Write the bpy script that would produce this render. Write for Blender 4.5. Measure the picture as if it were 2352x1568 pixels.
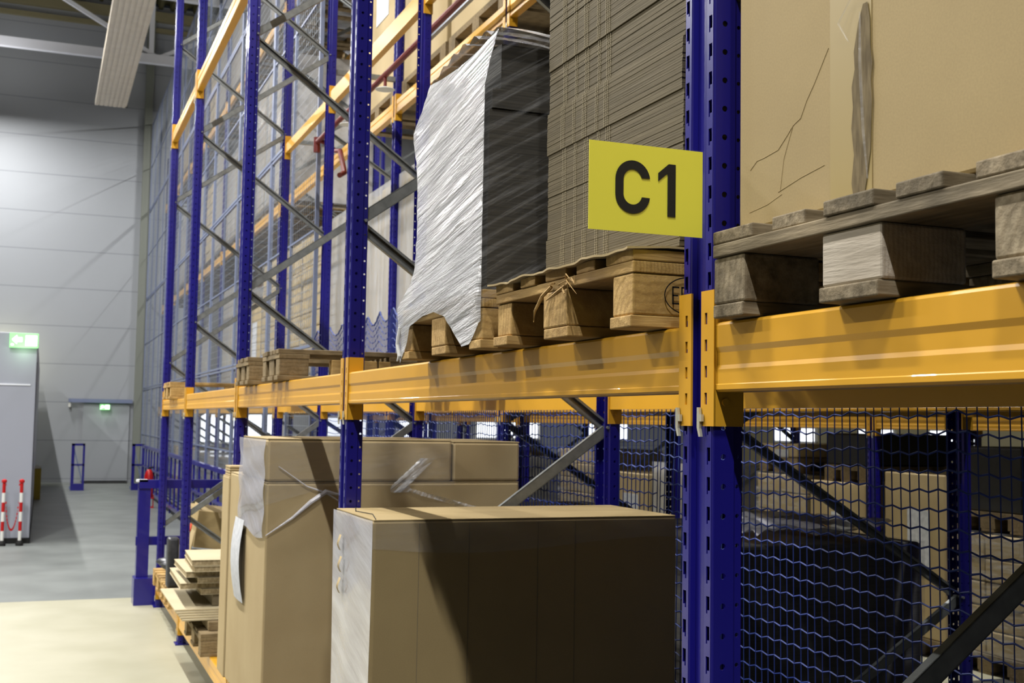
import bpy, bmesh, math, random
from mathutils import noise as MN
from mathutils import Vector, Matrix
random.seed(7)
S = bpy.context.scene
C = S.collection
for o in list(bpy.data.objects): bpy.data.objects.remove(o)

# ------------------------------------------------------------ camera, world, exposure
FPX = 2724.6
cd = bpy.data.cameras.new('camera'); cam = bpy.data.objects.new('camera', cd); C.objects.link(cam)
cd.sensor_width = 36.0; cd.sensor_fit = 'HORIZONTAL'; cd.lens = FPX/2352*36.0
cd.clip_start = .05; cd.clip_end = 200
yw, pt, rl = [math.radians(a) for a in (-21.5256, 3.8686, .9434)]
F = Vector((-math.sin(yw)*math.cos(pt), math.cos(yw)*math.cos(pt), math.sin(pt)))
R0 = Vector((math.cos(yw), math.sin(yw), 0)); U0 = R0.cross(F)
Rr = R0*math.cos(rl)+U0*math.sin(rl); Ur = -R0*math.sin(rl)+U0*math.cos(rl)
M = Matrix((Rr, Ur, -F)).transposed().to_4x4(); M.translation = Vector((-1.0568, -1.7471, 1.7791))
cam.matrix_world = M
cd.dof.use_dof = True; cd.dof.focus_distance = 2.35; cd.dof.aperture_fstop = 11
S.camera = cam
S.view_settings.view_transform = 'Standard'; S.view_settings.look = 'None'
S.view_settings.exposure = -0.3; S.view_settings.gamma = 1.0; S.view_settings.use_curve_mapping = False
S.cycles.use_denoising = True
S.cycles.max_bounces = 8; S.cycles.diffuse_bounces = 1; S.cycles.glossy_bounces = 4; S.cycles.transparent_max_bounces = 24
S.cycles.caustics_reflective = False; S.cycles.caustics_refractive = False
S.cycles.sample_clamp_indirect = 6
W = bpy.data.worlds.new('world'); S.world = W; W.use_nodes = True
W.node_tree.nodes['Background'].inputs[0].default_value = (.62, .68, .8, 1)
W.node_tree.nodes['Background'].inputs[1].default_value = .01

LAMP_W = 720.0      # each luminaire over the front aisle
LAMP2_W = 220.0     # each luminaire over the aisle behind
LX, LZ = -2.65, 9.6

# ------------------------------------------------------------ materials
def srgb(r, g, b):
    f = lambda c: (c/255/12.92) if c/255 <= .04045 else ((c/255+.055)/1.055)**2.4
    return (f(r), f(g), f(b), 1)
class N:
    def __init__(s, name):
        s.m = bpy.data.materials.new(name); s.m.use_nodes = True; s.t = s.m.node_tree
        s.b = s.t.nodes['Principled BSDF']; s.out = s.t.nodes['Material Output']
    def n(s, typ, **kw):
        x = s.t.nodes.new(typ)
        for k, v in kw.items():
            if k in x.inputs.keys(): x.inputs[k].default_value = v
            else: setattr(x, k, v)
        return x
    def l(s, a, b): s.t.links.new(a, b)
    def co(s, scale=(1, 1, 1), rot=(0, 0, 0)):
        tc = s.n('ShaderNodeTexCoord'); m0 = s.n('ShaderNodeMapping'); mp = s.n('ShaderNodeMapping')
        m0.inputs['Rotation'].default_value = rot; mp.inputs['Scale'].default_value = scale
        s.l(tc.outputs['Object'], m0.inputs['Vector']); s.l(m0.outputs[0], mp.inputs['Vector']); return mp.outputs['Vector']
    def noise(s, vec, scale, detail=3, rough=.5):
        x = s.n('ShaderNodeTexNoise'); x.inputs['Scale'].default_value = scale
        x.inputs['Detail'].default_value = detail; x.inputs['Roughness'].default_value = rough
        s.l(vec, x.inputs['Vector']); return x.outputs['Fac']
    def ramp(s, fac, stops):
        r = s.n('ShaderNodeValToRGB'); e = r.color_ramp.elements
        while len(e) < len(stops): e.new(.5)
        for i, (p, c) in enumerate(stops): e[i].position = p; e[i].color = c if len(c) == 4 else (*c, 1)
        s.l(fac, r.inputs['Fac']); return r.outputs['Color']
    def bump(s, h, strength, dist=.01):
        b = s.n('ShaderNodeBump'); b.inputs['Strength'].default_value = strength; b.inputs['Distance'].default_value = dist
        s.l(h, b.inputs['Height']); s.l(b.outputs['Normal'], s.b.inputs['Normal'])
    def set(s, **kw):
        for k, v in kw.items(): s.b.inputs[k.replace('_', ' ')].default_value = v
        return s
def plain(name, col, rough=.5, metal=0, coat=0, **kw):
    m = N(name); m.set(Base_Color=col, Roughness=rough, Metallic=metal, Coat_Weight=coat); m.set(**kw) if kw else None
    return m.m
def mottled(name, c1, c2, scale=(1, 1, 1), ns=8, rough=.6, bump=.1, metal=0, coat=0, detail=4, lo=.35, hi=.65):
    m = N(name); v = m.co(scale); f = m.noise(v, ns, detail)
    m.l(m.ramp(f, [(lo, c1), (hi, c2)]), m.b.inputs['Base Color'])
    m.set(Roughness=rough, Metallic=metal, Coat_Weight=coat)
    if bump: m.bump(f, bump, .004)
    return m.m
def wood(name, c1, c2, c3, axis):
    m = N(name); sc = {'x': (1.2, 14, 14), 'y': (14, 1.2, 14), 'z': (14, 14, 1.2), 'e': (9, 9, 9)}[axis]
    v = m.co(sc); f = m.noise(v, 3.2, 6, .65)
    v2 = m.co((1, 1, 1)); g = m.noise(v2, 4.5, 3)
    w = m.n('ShaderNodeTexWave'); w.wave_type = 'RINGS' if axis == 'e' else 'BANDS'
    w.inputs['Scale'].default_value = 2.2 if axis == 'e' else 3; w.inputs['Distortion'].default_value = 5
    w.inputs['Detail'].default_value = 3; m.l(v, w.inputs['Vector'])
    a = m.ramp(f, [(.3, c1), (.62, c2)])
    mx = m.n('ShaderNodeMixRGB', blend_type='MULTIPLY'); mx.inputs['Fac'].default_value = .45
    m.l(a, mx.inputs['Color1']); m.l(m.ramp(w.outputs['Fac'], [(0, (.55, .5, .42)), (.7, (1, 1, 1))]), mx.inputs['Color2'])
    m2 = m.n('ShaderNodeMixRGB'); m.l(mx.outputs[0], m2.inputs['Color1']); m2.inputs['Color2'].default_value = c3
    m.l(m.ramp(g, [(.5, (0, 0, 0)), (.72, (.75, .75, .75))]), m2.inputs['Fac'])
    m.l(m2.outputs[0], m.b.inputs['Base Color']); m.set(Roughness=.8)
    m.bump(f, .55, .006); return m.m
MT = {}
MT['blue'] = mottled('blue_paint', (.011, .009, .20, 1), (.013, .010, .24, 1), ns=3, rough=.3, bump=0, coat=.3)
MT['yellow'] = mottled('orange_yellow_paint', (.78, .40, .026, 1), (.82, .42, .03, 1), ns=5, rough=.36, bump=.02, coat=.15)
MT['galv'] = mottled('galvanised_steel', (.22, .235, .235, 1), (.30, .315, .315, 1), ns=25, rough=.35, bump=.03, metal=.35)
MT['clip'] = plain('clip_plated', srgb(200, 198, 180), .4, .3)
MT['dark'] = plain('dark_gap', (.004, .004, .004, 1), .8)
MT['black'] = mottled('black_film', (.005, .005, .005, 1), (.010, .0095, .009, 1), ns=12, rough=.5, bump=.3)
MT['white'] = plain('white_plastic', srgb(235, 235, 230), .5)
MT['lab'] = mottled('paper_label', srgb(228, 230, 236), srgb(205, 208, 214), ns=30, rough=.6, bump=0)
MT['red'] = plain('red_paint', srgb(190, 20, 22), .4)
MT['pipe'] = plain('sprinkler_pipe_red', srgb(110, 26, 20), .45)
MT['signy'] = plain('sign_yellow', (1.0, .94, .05, 1), .5)
MT['signk'] = plain('sign_black', (.006, .007, .008, 1), .5)
MT['wallm'] = None
def card(name, c, c2, fine=300):
    m = N(name); v = m.co(); f = m.noise(v, 3.5, 5); g = m.noise(v, fine, 2)
    mx = m.n('ShaderNodeMixRGB', blend_type='MULTIPLY'); mx.inputs['Fac'].default_value = .25
    m.l(m.ramp(f, [(.3, c), (.7, c2)]), mx.inputs['Color1']); m.l(m.ramp(g, [(.35, (.7, .7, .7)), (.65, (1, 1, 1))]), mx.inputs['Color2'])
    m.l(mx.outputs[0], m.b.inputs['Base Color']); m.set(Roughness=.75); m.bump(f, .08, .02); return m.m
MT['card'] = card('cardboard', (.40, .295, .135, 1), (.45, .335, .155, 1))
MT['card2'] = card('cardboard_light', (.52, .39, .20, 1), (.58, .45, .24, 1))
MT['card4'] = card('cardboard_pale', (.60, .50, .31, 1), (.68, .58, .38, 1))
MT['sedge'] = plain('sheet_crease', (.36, .31, .21, 1), .85)
MT['card3'] = card('cardboard_grey_brown', (.22, .185, .12, 1), (.29, .24, .155, 1))
MT['tape'] = plain('parcel_tape', (.42, .315, .13, 1), .4)
MT['torn'] = mottled('torn_card', (.13, .095, .045, 1), (.23, .175, .09, 1), scale=(1, 5, 1), ns=22, rough=.9, bump=.25)
def sheets_mat():
    m = N('cardboard_sheet_edges'); v = m.co((1, 1.5, 160)); f = m.noise(v, 2.2, 4, .7); v2 = m.co((.3, .3, 14)); g = m.noise(v2, 2.5, 2)
    mx = m.n('ShaderNodeMixRGB', blend_type='MULTIPLY'); mx.inputs['Fac'].default_value = .8
    m.l(m.ramp(f, [(.30, (.13, .105, .06)), (.70, (.195, .16, .096))]), mx.inputs['Color1']); m.l(m.ramp(g, [(.35, (.75, .75, .75)), (.6, (1, 1, 1))]), mx.inputs['Color2'])
    m.l(mx.outputs[0], m.b.inputs['Base Color']); m.set(Roughness=.85); m.bump(f, .5, .003); return m.m
MT['sheets'] = sheets_mat()
MT['boards'] = mottled('dark_board_stack', (.036, .033, .027, 1), (.06, .054, .043, 1), scale=(1, 1, 30), ns=4, rough=.7, bump=.4)
for k, a, b, c in (('wo', (.46, .28, .085, 1), (.66, .43, .16, 1), (.24, .14, .045, 1)),      # fresh pallet
                   ('wg', (.13, .10, .055, 1), (.42, .34, .22, 1), (.06, .047, .026, 1)),   # weathered pallet
                   ('wd', (.21, .15, .07, 1), (.34, .25, .13, 1), (.12, .085, .04, 1))):    # old pallet
    for ax in 'xyze': MT[k+ax] = wood(k+ax, a, b, c, ax)
MT['wlx'] = wood('pale_end_block', (.42, .36, .28, 1), (.62, .55, .45, 1), (.34, .28, .2, 1), 'y')
def film(name, lo, hi, rot=(0.9, 0, 0), stretch=(1, .55, 7), ns=3.0, white=(.84, .85, .88, 1), b=.8, f0=.3, f1=.7):
    m = N(name); v = m.co(stretch, rot); f = m.noise(v, ns, 6, .65); v2 = m.co(); g = m.noise(v2, 2.2, 2)
    m.set(Base_Color=white, Roughness=.2, Specular_IOR_Level=.8, Coat_Weight=.9, Coat_Roughness=.06)
    tr = m.n('ShaderNodeBsdfTransparent'); mx = m.n('ShaderNodeMixShader')
    a = m.n('ShaderNodeMapRange'); a.inputs['From Min'].default_value = f0; a.inputs['From Max'].default_value = f1
    a.inputs['To Min'].default_value = lo; a.inputs['To Max'].default_value = hi
    m.l(f, a.inputs['Value']); m.l(a.outputs[0], mx.inputs['Fac']); m.l(tr.outputs[0], mx.inputs[1]); m.l(m.b.outputs[0], mx.inputs[2])
    m.l(mx.outputs[0], m.out.inputs['Surface']); m.bump(f, b, .02); return m.m
MT['film'] = film('stretch_film', .5, .8, rot=(-.3, 0, 0), stretch=(1, .5, 5), ns=2.4, white=(.84, .83, .90, 1), b=.3)
MT['filmheavy'] = film('stretch_film_layers', .55, 1.0, rot=(.15, 0, 0), stretch=(4, 1.5, 24), ns=2.0, white=(.78, .785, .81, 1), b=1.0)
MT['filmthin'] = film('stretch_film_thin', .05, .16, rot=(.25, .1, 0), stretch=(1, .7, 6), b=.3)
MT['filmside'] = film('stretch_film_side', .0, .30, rot=(0, .55, 0), stretch=(1.1, 4, 24), ns=2.2, b=1.0, f0=.48, f1=.78)  # shade on the near film side put into its lower opacity
MT['filmlay'] = film('stretch_film_on_cartons', .03, .5, rot=(0, 0, 0), stretch=(1, 1.5, 9), ns=2.4, b=.8, f0=.42, f1=.72)
MT['filmtw'] = film('twisted_film', .05, .6, rot=(0, .7, 0), stretch=(1, 3, 18), ns=2.4, b=1.0, f0=.35, f1=.7)
def clear(name):
    m = N(name); m.set(Base_Color=(.9, .93, 1, 1), Roughness=.1); tr = m.n('ShaderNodeBsdfTransparent'); mx = m.n('ShaderNodeMixShader')
    mx.inputs['Fac'].default_value = .02; m.l(tr.outputs[0], mx.inputs[1]); m.l(m.b.outputs[0], mx.inputs[2]); m.l(mx.outputs[0], m.out.inputs['Surface']); return m.m
MT['clear'] = clear('clear_sleeve')
def emis(name, col, st):
    m = N(name); m.set(Base_Color=col, Emission_Color=col, Emission_Strength=st); return m.m
MT['lampglow'] = emis('lamp_diffuser', (1, .98, .93, 1), 9)
MT['exitg'] = emis('exit_green', (.30, .80, .30, 1), .9)
MT['exitw'] = emis('exit_white', (.9, 1, .9, 1), 4.0)
MT['warmglow'] = emis('small_warm_lamp', (1, .95, .6, 1), 6)
MT['glowpane'] = emis('glowing_pane', (.88, .93, 1, 1), 2.2)  # glow stands in for the bright white background beyond the racks
MT['net'] = plain('blue_net_cord', (.018, .046, .27, 1), .6)
MT['wire'] = plain('grey_wire', srgb(150, 158, 170), .45, .2)
MT['wframe'] = plain('grey_blue_steel', srgb(125, 135, 165), .45, .2)
MT['panelc'] = mottled('cream_ribbed_panel', srgb(226, 214, 194), srgb(234, 223, 204), ns=4, rough=.55, bump=0)
MT['truss'] = plain('white_steel', srgb(240, 242, 252), .5)
MT['duct'] = plain('roof_steel', srgb(150, 142, 110), .6)
MT['corner'] = plain('corner_post_grey', srgb(128, 132, 124), .6)
MT['roof'] = plain('roof_deck', srgb(96, 92, 62), .7)
MT['cabin'] = plain('cabin_panel', srgb(160, 163, 176), .5)
MT['bag'] = mottled('dark_plastic_bag', (.012, .013, .015, 1), (.06, .062, .068, 1), ns=9, rough=.35, bump=.6)
MT['signwet'] = plain('yellow_plastic', srgb(170, 150, 40), .5)
MT['orange'] = plain('orange_sticker', srgb(235, 90, 50), .5)
def wallmat():
    m = N('white_wall_panels'); tc = m.n('ShaderNodeTexCoord'); sp = m.n('ShaderNodeSeparateXYZ'); m.l(tc.outputs['Object'], sp.inputs[0])
    a = m.n('ShaderNodeMath', operation='ADD'); a.inputs[1].default_value = -.1; m.l(sp.outputs['Z'], a.inputs[0])
    fr = m.n('ShaderNodeMath', operation='FRACT'); m.l(a.outputs[0], fr.inputs[0])
    col = m.ramp(fr.outputs[0], [(0, srgb(130, 134, 142)), (.022, srgb(166, 170, 176)), (.985, srgb(166, 170, 176)), (1, srgb(130, 134, 142))])
    m.l(col, m.b.inputs['Base Color']); m.set(Roughness=.6); return m.m
MT['wall'] = wallmat()
def floormat():
    m = N('painted_concrete_floor'); tc = m.n('ShaderNodeTexCoord'); sp = m.n('ShaderNodeSeparateXYZ'); m.l(tc.outputs['Object'], sp.inputs[0])
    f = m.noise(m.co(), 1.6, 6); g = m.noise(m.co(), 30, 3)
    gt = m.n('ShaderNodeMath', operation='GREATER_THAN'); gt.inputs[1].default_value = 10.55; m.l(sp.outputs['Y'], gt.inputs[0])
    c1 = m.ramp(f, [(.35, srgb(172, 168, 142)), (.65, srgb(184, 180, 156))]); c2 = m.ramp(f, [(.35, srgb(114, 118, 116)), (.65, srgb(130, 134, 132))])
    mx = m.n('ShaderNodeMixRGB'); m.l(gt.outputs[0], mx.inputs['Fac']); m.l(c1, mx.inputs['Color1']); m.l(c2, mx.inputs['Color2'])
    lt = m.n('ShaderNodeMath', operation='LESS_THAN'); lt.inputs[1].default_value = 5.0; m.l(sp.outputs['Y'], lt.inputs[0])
    m3 = m.n('ShaderNodeMixRGB'); m.l(lt.outputs[0], m3.inputs['Fac']); m.l(mx.outputs[0], m3.inputs['Color1']); m3.inputs['Color2'].default_value = srgb(70, 70, 68); mx = m3  # unseen near floor darkened to cut its bounce light onto the racks
    m.l(mx.outputs[0], m.b.inputs['Base Color']); m.set(Roughness=.42); m.bump(g, .05, .002); return m.m
MT['floor'] = floormat()

# ------------------------------------------------------------ mesh helpers
class MB:
    def __init__(s): s.v = []; s.f = []
    def add(s, vs, fs):
        n = len(s.v); s.v += [tuple(v) for v in vs]; s.f += [tuple(i+n for i in f) for f in fs]; return s
    def box(s, x0, x1, y0, y1, z0, z1):
        x0, x1 = min(x0, x1), max(x0, x1); y0, y1 = min(y0, y1), max(y0, y1); z0, z1 = min(z0, z1), max(z0, z1)
        return s.add([(x0, y0, z0), (x1, y0, z0), (x1, y1, z0), (x0, y1, z0), (x0, y0, z1), (x1, y0, z1), (x1, y1, z1), (x0, y1, z1)],
                     [(0, 3, 2, 1), (4, 5, 6, 7), (0, 1, 5, 4), (1, 2, 6, 5), (2, 3, 7, 6), (3, 0, 4, 7)])
    def bar(s, a, b, w, h, up=(0, 0, 1)):
        a = Vector(a); b = Vector(b); d = (b-a).normalized(); u = Vector(up)
        if abs(d.dot(u)) > .98: u = Vector((0, 1, 0))
        r = d.cross(u).normalized(); u = r.cross(d)
        vs = [p+r*i*w/2+u*j*h/2 for p in (a, b) for i, j in ((-1, -1), (1, -1), (1, 1), (-1, 1))]
        return s.add(vs, [(0, 1, 2, 3), (7, 6, 5, 4), (0, 4, 5, 1), (1, 5, 6, 2), (2, 6, 7, 3), (3, 7, 4, 0)])
    def tube(s, pts, r, n=10, caps=True):
        pts = [Vector(p) for p in pts]; rings = []
        for i, p in enumerate(pts):
            d = (pts[min(i+1, len(pts)-1)]-pts[max(i-1, 0)]).normalized(); u = Vector((0, 0, 1)) if abs(d.z) < .9 else Vector((1, 0, 0))
            a = d.cross(u).normalized(); b = a.cross(d); rr = r[i] if isinstance(r, (list, tuple)) else r
            rings.append([p+(a*math.cos(t)+b*math.sin(t))*rr for t in [2*math.pi*k/n for k in range(n)]])
        vs = [v for g in rings for v in g]; fs = []
        for i in range(len(pts)-1):
            for k in range(n): fs.append((i*n+k, i*n+(k+1) % n, (i+1)*n+(k+1) % n, (i+1)*n+k))
        if caps: fs += [tuple(range(n))[::-1], tuple((len(pts)-1)*n+k for k in range(n))]
        return s.add(vs, fs)
    def prism(s, prof, a, b, axis='y'):      # closed profile [(p,q)] extruded from a to b
        f = {'y': lambda p, q, t: (p, t, q), 'x': lambda p, q, t: (t, p, q), 'z': lambda p, q, t: (p, q, t)}[axis]
        n = len(prof); vs = [f(p, q, t) for t in (a, b) for p, q in prof]
        return s.add(vs, [tuple(range(n))[::-1], tuple(range(n, 2*n))]+[(i, (i+1) % n, n+(i+1) % n, n+i) for i in range(n)])
    def sheet(s, prof, a, b, th=.0): ...
    def grid(s, P, nu, nv):
        vs = [P(i/nu, j/nv) for j in range(nv+1) for i in range(nu+1)]
        return s.add(vs, [(j*(nu+1)+i, j*(nu+1)+i+1, (j+1)*(nu+1)+i+1, (j+1)*(nu+1)+i) for j in range(nv) for i in range(nu)])
    def mesh(s, name):
        me = bpy.data.meshes.new(name); me.from_pydata(s.v, [], s.f); me.validate(); me.update()
        bm = bmesh.new(); bm.from_mesh(me); bmesh.ops.recalc_face_normals(bm, faces=bm.faces); bm.to_mesh(me); bm.free(); return me
    def build(s, name, mat, parent=None, loc=None, rot=None, smooth=False, solid=0, bevel=0, label=None):
        me = s.mesh(name); me.materials.append(MT[mat] if isinstance(mat, str) else mat)
        o = bpy.data.objects.new(name, me); C.objects.link(o)
        if parent: o.parent = parent
        if loc: o.location = loc
        if rot: o.rotation_euler = rot
        if smooth:
            for p in me.polygons: p.use_smooth = True
        if solid:
            m = o.modifiers.new('t', 'SOLIDIFY'); m.thickness = solid; m.offset = -1
        if bevel:
            m = o.modifiers.new('b', 'BEVEL'); m.width = bevel; m.segments = 2; m.limit_method = 'ANGLE'
        if label: o['label'] = label
        return o
def tag(o, label, cat, group=None, kind=None):
    o['label'] = label; o['category'] = cat
    if group: o['group'] = group
    if kind: o['kind'] = kind
    return o
def thing(name, label, cat, loc=(0, 0, 0), rotz=0, group=None):
    o = bpy.data.objects.new(name, None); C.objects.link(o); o.location = loc; o.rotation_euler = (0, 0, rotz); o.empty_display_size = .2
    return tag(o, label, cat, group)
KIDS = {}
def dup(root, loc, label, group=None, rotz=None, scale=None):
    def cp(o, par):
        c = o.copy(); C.objects.link(c); c.parent = par
        for ch in [x for x in ALL if x.parent == o]: cp(ch, c)
        return c
    ALL = [x for x in bpy.data.objects if x.parent]
    r = cp(root, None); r.location = loc; r['label'] = label
    if group: r['group'] = group
    if rotz is not None: r.rotation_euler = (0, 0, rotz)
    if scale: r.scale = scale
    return r
def struct(o): o['kind'] = 'structure'; return o
ORD = ['first', 'second', 'third', 'fourth', 'fifth', 'sixth', 'seventh', 'eighth', 'ninth', 'tenth', 'eleventh', 'twelfth']

# ------------------------------------------------------------ setting
YW = 31.6
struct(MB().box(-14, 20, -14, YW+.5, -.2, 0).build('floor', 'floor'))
w = MB().box(-14, 20, YW, YW+.2, 0, 13)
struct(w.build('wall_back', 'wall'))
struct(MB().box(19.8, 20, -14, YW, 0, 13).build('wall_right', 'duct'))
struct(MB().box(-14.2, -14, -14, YW, 0, 13).build('wall_left', 'duct'))
# trapezoid roof deck
rm = MB(); prof = []; x = -14
while x < 20:
    prof += [(x, 12.93), (x+.09, 12.93), (x+.13, 13.07), (x+.27, 13.07)]; x += .31
rm.prism(prof+[(x, 13.3), (-14, 13.3)], -14, YW, 'y')
struct(rm.build('ceiling', 'roof'))
tr = MB().box(-14, 20, YW-.12, YW, 12.25, 12.37).box(-14, 20, YW-.2, YW, 12.55, 12.8); struct(tr.build('trim_1', 'duct'))
tr = MB().box(1.22, 1.42, YW-.16, YW, 0, 12.9); struct(tr.build('trim_2', 'corner'))
for i, (x0, x1, z0, z1) in enumerate([(3.0, 3.9, 1.1, 1.95), (4.2, 5.2, 1.1, 1.95), (6.5, 7.6, 1.3, 1.8), (8.6, 9.5, 1.3, 1.75), (11, 13, 1.3, 1.75), (14.5, 16, 1.3, 1.75)]):  # framed glowing panels set where the background is bright white
    f = MB(); 
    for a, b in ((x0-.06, x0), (x1, x1+.06)): f.box(a, b, YW-.05, YW, z0-.06, z1+.06)
    f.box(x0, x1, YW-.05, YW, z0-.06, z0).box(x0, x1, YW-.05, YW, z1, z1+.06)
    wn = struct(f.build('glow_panel_%d' % (i+1), 'white')); MB().box(x0, x1, YW-.03, YW-.01, z0, z1).build('pane', 'glowpane', wn)
for i, (y0, y1) in enumerate([(9.5, 11), (12.2, 13.2), (14.6, 16.4), (17.8, 19), (20.6, 22.2), (23.6, 25), (27, 29)]):
    f = MB().box(19.72, 19.8, y0-.06, y0, 1.35, 1.72).box(19.72, 19.8, y1, y1+.06, 1.35, 1.72).box(19.72, 19.8, y0, y1, 1.29, 1.35).box(19.72, 19.8, y0, y1, 1.72, 1.78)
    wn = struct(f.build('glow_panel_%d' % (i+7), 'white')); MB().box(19.74, 19.78, y0, y1, 1.35, 1.72).build('pane', 'glowpane', wn)
# door with sliding rail in the far wall
d = struct(MB().box(-.05, 1.12, YW-.06, YW-.004, .05, 2.1).build('door_1', 'wall'))
MB().box(-.02, 1.1, YW-.5, YW-.0, .0, .02).build('threshold', 'dark', d)
MB().box(-.42, 1.18, YW-.17, YW-.06, 2.1, 2.2).build('rail', 'wframe', d)
MB().box(-.42, -.36, YW-.15, YW-.06, 1.98, 2.1).build('rail_stop', 'white', d)
# roof trusses
for i, y in enumerate([30.0, 22.0, 14.0, 6.0]):
    t = MB(); t.box(-14, 20, y-.08, y+.08, 10.93, 11.17)
    for k in range(-2, 3):
        x = 1.4+k*6.6; t.bar((x, y, 11.1), (x-3.3, y, 12.85), .1, .1); t.bar((x-6.6, y, 11.1), (x-3.3, y, 12.85), .1, .1)
    t.box(1.16, 1.28, y-.06, y+.06, 11.1, 12.9); t.box(-14, 20, y-.1, y+.1, 12.7, 12.92)
    struct(t.build('trim_%d' % (i+3), 'truss'))

# ------------------------------------------------------------ lights
def luminaire(x, y, z, power, label, group):
    t = thing('linear_luminaire', label, 'light', (x, y, z), 0, group)
    MB().box(-.07, .07, -.75, .75, .0, .08).build('housing', 'white', t)
    MB().box(-.055, .055, -.73, .73, -.02, .0).build('diffuser', 'lampglow', t)
    MB().tube([(0, -.6, .08), (0, -.6, 12.9-z)], .006, 6).build('hanger', 'galv', t)
    MB().tube([(0, .6, .08), (0, .6, 12.9-z)], .006, 6).build('hanger', 'galv', t)
    ld = bpy.data.lights.new('tube_light', 'AREA'); ld.shape = 'RECTANGLE'; ld.size = .12; ld.size_y = 1.45; ld.energy = power; ld.color = (1, .985, .955)
    lo = bpy.data.objects.new('tube_light', ld); C.objects.link(lo); lo.parent = t; lo.location = (0, 0, -.03)
    l2 = bpy.data.lights.new('up_light', 'AREA'); l2.shape = 'RECTANGLE'; l2.size = .12; l2.size_y = 1.45; l2.energy = power*.11; l2.color = (1, .985, .955)
    lo = bpy.data.objects.new('up_light', l2); C.objects.link(lo); lo.parent = t; lo.location = (0, 0, .10); lo.rotation_euler = (math.pi, 0, 0)
for i in range(7):
    luminaire(LX, -10+i*6.5, LZ, LAMP_W*(.85 if i < 2 else .55 if i == 6 else 1), '%s linear luminaire over the front aisle, counted toward the far wall' % ORD[i], 'luminaires over the front aisle')
for i in range(3):  # fill row added out of view to brighten the aisle-facing surfaces
    luminaire(-8.2, 3.2+i*6.5, LZ, LAMP_W*.9, '%s added fill luminaire, unseen, left of the aisle, counted toward the far wall' % ORD[i], 'added fill luminaires left of the aisle')
for i in range(7):
    luminaire(4.3, -3+i*5.2, LZ+.6, LAMP2_W*1.7, '%s linear luminaire hanging over the aisle behind the racks, counted toward the far wall' % ORD[i], 'luminaires over the aisle behind')
ld = MB().box(-2.15, -2.0, YW-.2, YW-.05, 3.2, 3.35); o = ld.build('wall_lamp', 'warmglow'); tag(o, 'small warm lamp on the far wall just above the grey cabin', 'lamp')
pl = bpy.data.lights.new('wall_lamp_light', 'POINT'); pl.energy = 38; pl.color = (1, .95, .55); pl.shadow_soft_size = .08
po = bpy.data.objects.new('wall_lamp_light', pl); C.objects.link(po); po.parent = o; po.location = (-2.05, YW-.32, 3.25)

# ribbed cream radiant panel under the roof, running along the aisle
pr = [(-.19, 9.012)]
for k in range(7):
    x = -.19+k*.1; pr += [(x+.004, 9.0), (x+.072, 9.0), (x+.076, 9.012), (x+.094, 9.012)]
pr += [(.51, 9.02), (.51, 9.12), (-.19, 9.12)]
t = thing('radiant_heating_panel', 'long cream ribbed panel hanging under the roof above the aisle', 'heating panel', (0, 0, 0))
MB().prism(pr, 2, 27.25, 'y').build('ribbed_sheet', 'panelc', t)
for y in (4, 12, 20, 26): MB().bar((.16, y, 9.1), (.16, y, 12.9), .03, .03).build('hanger', 'galv', t)
tag(MB().tube([(.50, 27.2, 9.06), (.50, 27.2, 9.0)], .03, 8).build('valve_cap', 'dark', t), 'x', 'x'); o = bpy.data.objects['valve_cap']; del o['category']; del o['label']

# ------------------------------------------------------------ upright frames
PITCH = .05
def hole_cells(mb, fr, w0, w1, z0, z1, hc, r, n=12):
    """one cell of a flat strip spanning w0..w1 x z0..z1 with a round hole; fr maps (w,z)->xyz"""
    zc = (z0+z1)/2; vs = []; inner = []; outer = []
    for k in range(n):
        a = 2*math.pi*(k+.5)/n; c, s = math.cos(a), math.sin(a)
        inner.append((hc+r*c, zc+r*s))
        # cast to rectangle
        tx = ((w1-hc) if c > 0 else (w0-hc))/c if abs(c) > 1e-6 else 1e9
        tz = ((z1-zc) if s > 0 else (z0-zc))/s if abs(s) > 1e-6 else 1e9
        t = min(tx, tz); outer.append([hc+t*c, zc+t*s])
    corners = [(w1, z1), (w0, z1), (w0, z0), (w1, z0)]
    for cx, cz in corners:
        ang = math.atan2(cz-zc, cx-hc); k = min(range(n), key=lambda k: abs(((2*math.pi*(k+.5)/n-ang+math.pi) % (2*math.pi))-math.pi))
        outer[k] = [cx, cz]
    vs = [fr(*p) for p in inner]+[fr(*p) for p in outer]
    mb.add(vs, [(k, (k+1) % n, n+(k+1) % n, n+k) for k in range(n)])
def quad(mb, fr, w0, w1, z0, z1):
    mb.add([fr(w0, z0), fr(w1, z0), fr(w1, z1), fr(w0, z1)], [(0, 1, 2, 3)])
def slot_cell(mb, fr, w0, w1, z0, z1, a, b):
    # slot: wide upper part a..b, narrow tail at b side; cell base z0..z1
    u0, u1, tl = z0+.018, z0+.041, z0+.012; m = b-.004 if b > a else b+.004
    quad(mb, fr, w0, a, z0, z1); quad(mb, fr, b, w1, z0, z1)
    quad(mb, fr, a, b, u1, z1); quad(mb, fr, a, b, z0, tl); quad(mb, fr, a, m, tl, u0)
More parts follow.
